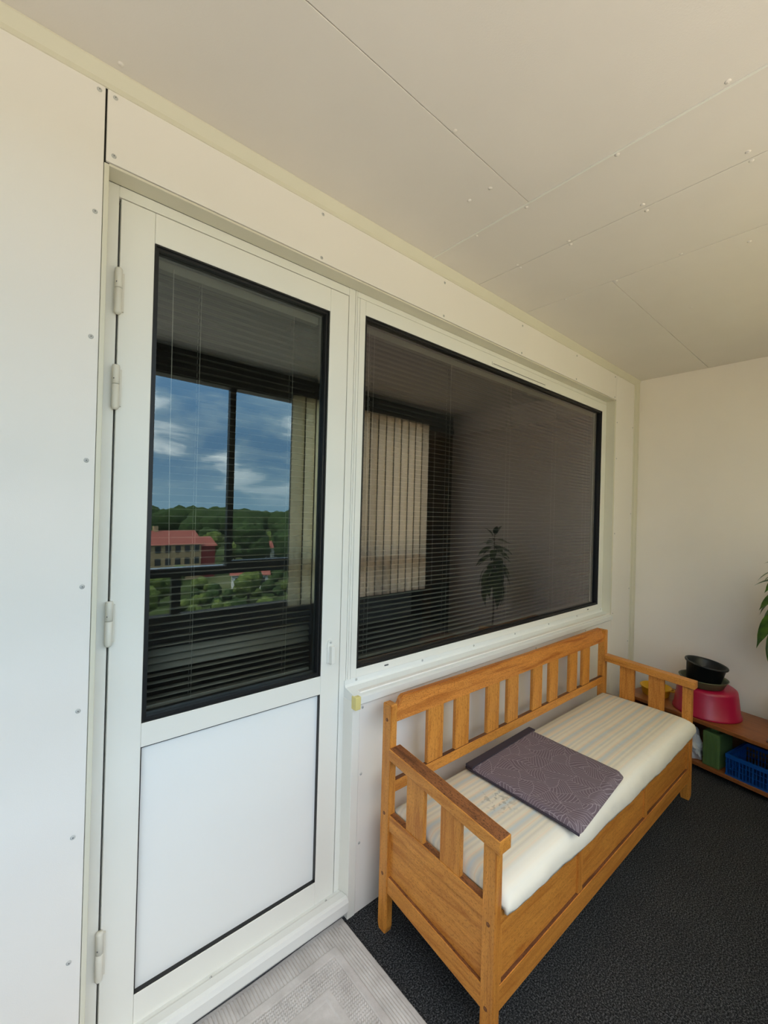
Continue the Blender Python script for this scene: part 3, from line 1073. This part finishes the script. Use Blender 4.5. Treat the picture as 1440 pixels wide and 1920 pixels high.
# local x towards the wall, local y along the shelf
part('top_board', w_shelf, sh, (0, .380, -.92, .42, .280, .300), bev=.002)
part('bottom_board', w_shelf, sh, (0.004, .376, -.90, .40, .030, .050), bev=.002)
for y0, y1 in ((-.92, -.90), (.40, .42)):
    part('end_board', w_shelf, sh, (0.004, .376, y0, y1, 0.0, .280), bev=.002)
part('back_board', m_brown, sh, (.366, .376, -.90, .40, .050, .280))


def on_shelf(u, w, z):
    return sh.matrix_basis @ Vector((u, w, z)) if False else Matrix.Rotation(radians(-10.2), 4, 'Z') @ Vector((u, w, z)) + Vector((2.871, -.519, 0))


ST, SB = .300, .050
# upside-down tub
bm = new()
lathe(bm, [(0, .160), (.10, .160), (.140, .158), (.149, .151), (.152, .14), (.166, .02), (.173, .012), (.174, .002), (.170, 0), (.160, .012), (.146, .14), (0, .148)], seg=56)
tub = obj('plastic_tub', bm, m_tub)
TUB = Vector((3.055, -.535, ST))
tub.location = TUB
tag(tub, 'magenta plastic tub turned upside down on the low shelf', 'tub')
# saucer
bm = new()
lathe(bm, [(0, 0), (.085, 0), (.100, .004), (.118, .040), (.124, .046), (.126, .050), (.121, .050), (.113, .042), (.096, .009), (0, .006)], seg=48)
sa_ = obj('plant_saucer', bm, m_olive)
sa_.location = TUB + Vector((-.03, .012, .1605)); sa_.rotation_euler = (radians(0), radians(0), 0)
tag(sa_, 'olive green plant saucer lying on the upturned magenta tub', 'saucer')
# black pot, tilted
bm = new()
lathe(bm, [(0, 0), (.078, 0), (.085, .004), (.100, .108), (.109, .110), (.111, .116), (.109, .121), (.101, .120), (.096, .112), (.081, .010), (0, .008)], seg=48)
pt_ = obj('plant_pot', bm, m_pot)
pt_.location = TUB + Vector((-.03, .015, .1605 + .019)); pt_.rotation_euler = (radians(8), radians(2), 0)
tag(pt_, 'empty black plastic plant pot tilted in the olive saucer', 'pot')
# yellow basin behind the right armrest
bm = new()
lathe(bm, [(0, 0), (.070, 0), (.076, .006), (.086, .050), (.092, .052), (.092, .057), (.084, .056), (.070, .010), (0, .008)], seg=40)
yb = thing('yellow_basin', 'yellow plastic basin behind the slats of the far armrest', 'basin', on_shelf(.16, .300, ST))
obj('bowl', bm, m_yellow, yb)
bm = new()
tube(bm, [(-.02, -.087, .052), (-.02, -.100, .053), (-.008, -.109, .053), (.010, -.109, .053), (.022, -.100, .053), (.022, -.087, .052)], .005, 8)
obj('lug_handle', bm, m_yellow, yb)
# green container standing below
bm = new()
box(bm, 0, .17, 0, .085, 0, .195, bev=.008)
gc = thing('green_container', 'green plastic canister upright on the lower shelf board', 'canister', on_shelf(.02, -.120, SB), (0, 0, radians(-10.2)))
obj('body', bm, m_green, gc)
bm = new()
for yy in (.018, .042, .066):
    box(bm, -.003, .002, yy - .004, yy + .004, .02, .175, bev=.001)
gr_ = obj('moulded_rib', bm, m_green, gc); gr_['kind'] = 'stuff'
bm = new(); lathe(bm, [(0, .022), (.018, .022), (.021, .019), (.021, 0), (0, 0)], seg=20)
cp = obj('cap', bm, m_green, gc); cp.location = (.05, .042, .195)
# white plastic bag
bm = new()
bmesh.ops.create_icosphere(bm, subdivisions=4, radius=1)
for vtx in bm.verts:
    p = vtx.co
    f = 1 + .12 * sin(p.x * 7 + p.z * 5) + .10 * sin(p.y * 9 - p.z * 4) + .05 * sin(p.z * 17 + p.x * 11)
    vtx.co = Vector((p.x * .060 * f, p.y * .052 * f, max(-.055, p.z * .075 * f + (.03 if p.z > .7 else 0))))
bg_ = obj('plastic_bag', bm, m_bag)
bg_.location = on_shelf(.06, .030, SB + .055)
tag(bg_, 'crumpled white plastic bag beside the green canister', 'bag')
# blue crate
cr = thing('blue_crate', 'blue slotted plastic crate on the lower shelf board', 'crate', on_shelf(.015, -.150, SB), (0, 0, radians(-10.2)))
CW, CL, CH = .26, .40, .115
bm = new()
box(bm, 0, CW, -CL, 0, 0, .008)
obj('base', bm, m_blue, cr)
bm = new()
for x0, x1, y0, y1 in ((0, .012, -CL, 0), (CW - .012, CW, -CL, 0), (.012, CW - .012, -.012, 0), (.012, CW - .012, -CL, -CL + .012)):
    box(bm, x0, x1, y0, y1, CH - .02, CH)
obj('rim', bm, m_blue, cr)
bm = new()
n = 26
for i in range(n + 1):
    y = -CL + .004 + (CL - .008) * i / n
    w_ = .006 if i % 9 in (0, 4) else .003
    for x0 in (.002, CW - .008):
        box(bm, x0, x0 + .006, y - w_ / 2, y + w_ / 2, .008, CH - .02)
for i in range(15):
    x = .008 + (CW - .016) * i / 14
    for y0 in (-CL + .002, -.008):
        box(bm, x - .002, x + .002, y0, y0 + .006, .008, CH - .02)
for zz in (.04, .07):
    for x0 in (.003, CW - .007):
        box(bm, x0, x0 + .004, -CL, 0, zz - .0015, zz + .0015)
lt = obj('lattice_side', bm, m_blue, cr); lt['kind'] = 'stuff'
bm = new()
box(bm, .0005, .004, -.36, -.215, .012, CH - .022, bev=.001)
obj('side_plate', bm, m_blue, cr)
bm = new()
box(bm, -.002, .05, -.05, .0, 0, .03, bev=.006)
wc = obj('card_box', bm, m_paper); wc.location = on_shelf(.04, -.35, SB + .112); wc.rotation_euler = (.1, .1, radians(-10))
tag(wc, 'small white card box resting on the blue crate', 'box')
bm = new()
box(bm, -.045, .045, -.03, .03, 0, .012, bev=.004)
for vtx in bm.verts:
    vtx.co.z += .002 * sin(vtx.co.x * 90) + .0015 * sin(vtx.co.y * 120)
    vtx.co.z = max(0, vtx.co.z)
cf = obj('plastic_packet', bm, m_clear); cf.location = on_shelf(.075, -.345, ST + .0005)
tag(cf, 'clear crumpled plastic packet on the low shelf edge', 'packet')

# ------------------------------------------------------------------ tall plant, right edge
PX, PY = 3.10, -.905
plr = thing('potted_plant', 'tall leafy green plant with drooping leaves by the right wall', 'plant', (PX, PY, ST))
bm = new()
lathe(bm, [(0, 0), (.052, 0), (.056, .004), (.068, .140), (.073, .142), (.073, .165), (.068, .165), (.064, .145), (0, .140)], seg=36)
obj('flower_pot', bm, m_terra, plr)
bm = new(); lathe(bm, [(0, .152), (.04, .150), (.065, .147)], seg=24)
obj('soil', bm, m_soil, plr)
stem_pts = [(0, 0, .16), (.006, .004, .30), (-.004, .006, .45), (.004, -.002, .62), (0, .004, .80), (-.003, .002, .94), (0, 0, 1.00)]
bm = new(); tube(bm, stem_pts, [.008, .0075, .007, .006, .005, .0035, .002], 8)
obj('stem', bm, m_stem, plr)


def leaf_mesh(ln, wd, droop, fold=.14):
    bm = new()
    n = 10
    rows = []
    for i in range(n + 1):
        f = i / n
        wloc = wd * (sin(pi * min(1, f * 1.0) ** .8) ** .9) * (1 - .1 * f) * (1 if f < .8 else (1 - (f - .8) * 3)) if 0 < f < 1 else 0.0004
        x = ln * (f - droop * .25 * f * f)
        z = ln * (-droop * f * f)
        rows.append([bm.verts.new((x, -wloc, z + wloc * fold)), bm.verts.new((x, -wloc * .5, z + wloc * fold * .35)), bm.verts.new((x, 0, z)),
                     bm.verts.new((x, wloc * .5, z + wloc * fold * .35)), bm.verts.new((x, wloc, z + wloc * fold))])
    for A, B in zip(rows, rows[1:]):
        for k in range(4):
            bm.faces.new((A[k], B[k], B[k + 1], A[k + 1]))
    return bm


kinds = []
for ln, wd, dr_ in ((.165, .031, .45), (.205, .041, .8), (.13, .025, .3)):
    o = obj('leaf', leaf_mesh(ln, wd, dr_), m_leaf, plr, smooth=True)
    kinds.append(o)
spec = []
ga = 2.39996
for k in range(46):
    f = k / 45
    spec.append((.575 + .40 * f, k * ga + 1.2, f))
for k, (z, az, f) in enumerate(spec):
    kd = 1 if f < .4 else (0 if f < .85 else 2)
    if k == 0:
        kd = 1
    o = kinds[kd] if not kinds[kd].get('used') else share(kinds[kd], 'leaf', plr)
    kinds[kd]['used'] = 1
    elev = radians(-38 + 55 * f + rnd.uniform(-12, 12))
    if f > .95:
        elev = radians(60)
    pet = .022 + .02 * (1 - f)
    o.location = (pet * cos(az) * cos(elev), pet * sin(az) * cos(elev), z + pet * sin(elev))
    o.rotation_euler = (rnd.uniform(-.35, .35), -elev, az)
    o.scale = (rnd.uniform(.85, 1.1),) * 3
for kobj in kinds:
    del kobj['used']
bm = new()
for k, (z, az, f) in enumerate(spec):
    elev = radians(-38 + 55 * f)
    pet = .024 + .02 * (1 - f)
    tube(bm, [(0, 0, z), (pet * .5 * cos(az), pet * .5 * sin(az), z + .004), (pet * cos(az) * cos(elev), pet * sin(az) * cos(elev), z + pet * sin(elev))], .0014, 5)
pe = obj('petiole', bm, m_stem, plr); pe['kind'] = 'stuff'
bm = new()
tube(bm, [(0, 0, 1.0), (.004, .004, 1.03), (.002, .006, 1.065)], [.004, .003, .0006], 6)
obj('shoot_tip', bm, m_leaf_young, plr)

# ------------------------------------------------------------------ outside: land, trees, houses
GZ = -15.0
M = Mat('meadow_and_gardens', (0.1, 0.14, 0.04, 1), 0.95, 0.05)
v = M.coords()
c1 = M.ramp(M.noise(v, .06, 5, .6), [(.35, (.03, .05, .016, 1)), (.5, (.065, .09, .03, 1)), (.62, (.12, .13, .06, 1)), (.75, (.09, .10, .07, 1))])
M.color(c1)
m_ground = M.m
bm = new(); box(bm, -2500, 2500, -4000, 30, GZ - 1, GZ)
gd = struct(obj('ground', bm, m_ground))


m_bounce = painted('pale_bounce_ground', (0.44, 0.39, 0.325, 1), .9, 3, .3, .2, .1)  # unseen pale ground, added to bounce daylight up to the balcony ceiling
bm = new(); box(bm, -120, 150, -60, -3, GZ, GZ + .12)
struct(obj('added_bounce_ground', bm, m_bounce))


def foliage(name, a, b, sc):
    M = Mat(name, a, 0.9, 0.1)
    n = M.noise(M.coords(), sc, 4, .7)
    M.color(M.ramp(n, [(.35, b), (.65, a)]))
    M.bump(n, 1.0, .5)
    return M.m


m_tree_a = foliage('dark_tree_foliage', (.06, .10, .03, 1), (.012, .025, .008, 1), 1.1)
m_tree_b = foliage('light_tree_foliage', (.16, .20, .05, 1), (.04, .07, .018, 1), 1.1)
m_bark = Mat('tree_bark', (.06, .045, .03, 1), .9, .1).m


def crown_mesh(seed, h, r):
    rr = random.Random(seed)
    bm = new()
    for k in range(9):
        a, d_ = rr.uniform(0, 2 * pi), rr.uniform(0, .55) * r
        m4 = Matrix.Translation((d_ * cos(a), d_ * sin(a), h * rr.uniform(.38, .82)))
        s_ = r * rr.uniform(.45, .7)
        ret = bmesh.ops.create_icosphere(bm, subdivisions=3, radius=s_, matrix=m4)
        for vtx in ret['verts']:
            c_ = Vector(m4.translation)
            p = vtx.co - c_
            k_ = 1 + .12 * sin(p.x * 4 / s_ + k) * sin(p.y * 5 / s_) + .10 * sin(p.z * 7 / s_ + k * 2) + rr.uniform(-.07, .07)
            vtx.co = c_ + p * k_
    return bm


protos = []
for i, (h, r, mm) in enumerate(((11, 4.2, m_tree_a), (8, 3.4, m_tree_b), (14, 4.8, m_tree_a), (6, 2.6, m_tree_b))):
    root = thing('garden_tree', 'leafy tree on the land below the balcony', 'tree', group='trees below the balcony')
    cr_ = obj('crown', crown_mesh(i + 11, h, r), mm, root, smooth=True)
    bm = new(); tube(bm, [(0, 0, 0), (.1, 0, h * .3), (0, .1, h * .6)], [.28, .2, .1], 8)
    tk = obj('trunk', bm, m_bark, root)
    protos.append((root, cr_, tk))
used = [False] * 4
rt2 = random.Random(21)
placed = []
tries = 0
while len(placed) < 125 and tries < 4000:
    tries += 1
    d = 66 + 92 * rt2.random() ** .8
    x = d * rt2.uniform(-.35, 1.25)
    if 92 < d < 124 and 16 < x < 46:
        continue
    if d <= 92 and 16 < x / d * 108 < 46 and rt2.random() < .3:
        continue
    if any((x - px) ** 2 + (d - py) ** 2 < 95 for px, py in placed) or (30 < x < 47 and 78 < d < 93) or (54 < x < 70 and 122 < d < 138):
        continue
    placed.append((x, d))
    k = rt2.choice((0, 1, 1, 3, 3, 2)) if d > 60 else rt2.choice((1, 3, 3))
    root, cr_, tk = protos[k]
    if used[k]:
        nr = root.copy(); C.objects.link(nr)
        for ch in (cr_, tk):
            c_ = ch.copy(); C.objects.link(c_); c_.parent = nr
        root = nr
    used[k] = True
    root.location = (x, -d, GZ); root.rotation_euler = (0, 0, rt2.uniform(0, 6.28))
    s_ = rt2.uniform(.75, 1.15); root.scale = (s_, s_, s_)

shrub_protos = []
for i, mm in enumerate((m_tree_b, m_tree_a)):
    bm = new()
    rr = random.Random(40 + i)
    for k in range(5):
        c_ = Vector((rr.uniform(-.9, .9), rr.uniform(-.9, .9), rr.uniform(.7, 1.5)))
        ret = bmesh.ops.create_icosphere(bm, subdivisions=2, radius=rr.uniform(.8, 1.15), matrix=Matrix.Translation(c_))
        for vtx in ret['verts']:
            vtx.co = c_ + (vtx.co - c_) * (1 + rr.uniform(-.16, .16))
            vtx.co.z = max(0.0, vtx.co.z)
    o = obj('garden_shrub', bm, mm, None, smooth=True)
    tag(o, 'low bushy shrub growing in the gardens below', 'shrub', 'shrubs in the gardens below')
    shrub_protos.append(o)
shrubs = []
tries = 0
while len(shrubs) < 190 and tries < 6000:
    tries += 1
    d = 66 + 55 * rt2.random()
    x = d * rt2.uniform(.1, .75)
    if (92 < d < 124 and 16 < x < 46) or (32 < x < 45 and 80 < d < 92):
        continue
    if any((x - px) ** 2 + (d - py) ** 2 < 30 for px, py in placed) or any((x - px) ** 2 + (d - py) ** 2 < 13 for px, py in shrubs):
        continue
    k = len(shrubs)
    src = shrub_protos[0 if rt2.random() < .6 or k == 0 else 1]
    o = src if k == 0 or (src is shrub_protos[1] and not any(q_ == 1 for q_ in [shrub_protos[1].get('set', 0)])) else src.copy()
    if o is not src:
        C.objects.link(o)
    src['set'] = 1
    o.location = (x, -d, GZ); o.rotation_euler = (0, 0, rt2.uniform(0, 6.28))
    s_ = rt2.uniform(.7, 1.1); o.scale = (s_, s_, s_ * rt2.uniform(.8, 1.2))
    shrubs.append((x, d))
for o in bpy.data.objects:
    if o.name.startswith('garden_shrub') and 'set' in o:
        del o['set']

bm = new()
rf = random.Random(5)
for k in range(420):
    d = rf.uniform(178, 340)
    x = d * rf.uniform(-.5, 1.5)
    r = rf.uniform(4, 7.5)
    ret = bmesh.ops.create_icosphere(bm, subdivisions=2, radius=r, matrix=Matrix.Translation((x, -d, GZ + rf.uniform(7.5, 10.5) + (d - 165) * .008)))
    c_ = Vector((x, -d, 0))
    for vtx in ret['verts']:
        vtx.co += Vector((rf.uniform(-.6, .6), rf.uniform(-.6, .6), rf.uniform(-.6, .6)))
    bot_ = [bm.verts.new((x + r * .5 * cos(a), -d + r * .5 * sin(a), GZ)) for a in (0, 2.1, 4.2)]
    bm.faces.new(bot_)
fo = obj('forest_belt', bm, m_tree_a, smooth=True)
fo['kind'] = 'stuff'
tag(fo, 'dark belt of woodland closing the view towards the horizon', 'woodland')

m_roof = Mat('red_tile_roof', lin((150, 84, 74)), .8, .2).m
m_beige = Mat('beige_house_wall', lin((170, 146, 112)), .85, .2).m
m_red = Mat('red_house_wall', lin((134, 52, 54)), .85, .2).m
m_white = Mat('white_house_wall', lin((225, 225, 222)), .8, .2).m
m_win = Mat('dark_house_window', (.03, .035, .04, 1), .2, .5).m
m_win.use_nodes = True


def house(name, label, loc, rz, lx_, ly_, hz_, roof_h, wall, wing=None, nwin=5, floors=2):
    rt_ = thing(name, label, 'house', loc, (0, 0, rz))
    part('wall', wall, rt_, (-lx_ / 2, lx_ / 2, -ly_ / 2, ly_ / 2, 0, hz_))
    bm = new()
    o_ = .5
    prism(bm, [(-ly_ / 2 - o_, hz_), (0, hz_ + roof_h), (ly_ / 2 + o_, hz_)], -lx_ / 2 - o_, lx_ / 2 + o_, 'x')
    obj('roof', bm, m_roof, rt_)
    part('chimney', wall, rt_, (-lx_ * .2, -lx_ * .2 + .9, -.5, .5, hz_ + roof_h * .5, hz_ + roof_h + 1.0))
    if wing:
        part('wing', m_red, rt_, (lx_ / 2, lx_ / 2 + wing, -ly_ / 2 + 1, ly_ / 2 - 1, 0, hz_ * .92))
        bm = new()
        prism(bm, [(-ly_ / 2 + .6, hz_ * .92), (0, hz_ * .92 + roof_h * .7), (ly_ / 2 - .6, hz_ * .92)], lx_ / 2 + .01, lx_ / 2 + wing + .5, 'x')
        obj('roof', bm, m_roof, rt_)
    fw_ = None
    for fl2 in range(floors):
        for i in range(nwin):
            x = -lx_ / 2 + lx_ * (i + .5) / nwin
            z = hz_ * (fl2 + .35) / floors
            if fw_ is None:
                bm = new(); box(bm, -.6, .6, -.06, .06, 0, 1.5)
                fw_ = obj('house_window', bm, m_win, rt_); o = fw_
            else:
                o = share(fw_, 'house_window', rt_)
            o.location = (x, ly_ / 2, z)
    return rt_


house('apartment_house', 'beige house with red tiled roof and red wing mirrored in the door', (27.5, -108, GZ), radians(-8), 13, 9, 8.2, 3.0, m_beige, 4.0, 6, 3)
house('cottage', 'small white cottage among the trees mirrored in the door glass', (38.5, -86, GZ), radians(20), 7, 5.5, 3.2, 1.8, m_white, None, 3, 1)
house('cottage', 'white cottage farther back near the woodland belt', (62, -130, GZ), radians(-15), 9, 6, 4.5, 2, m_white, None, 3, 1)

bpy.data.objects.remove(proto)
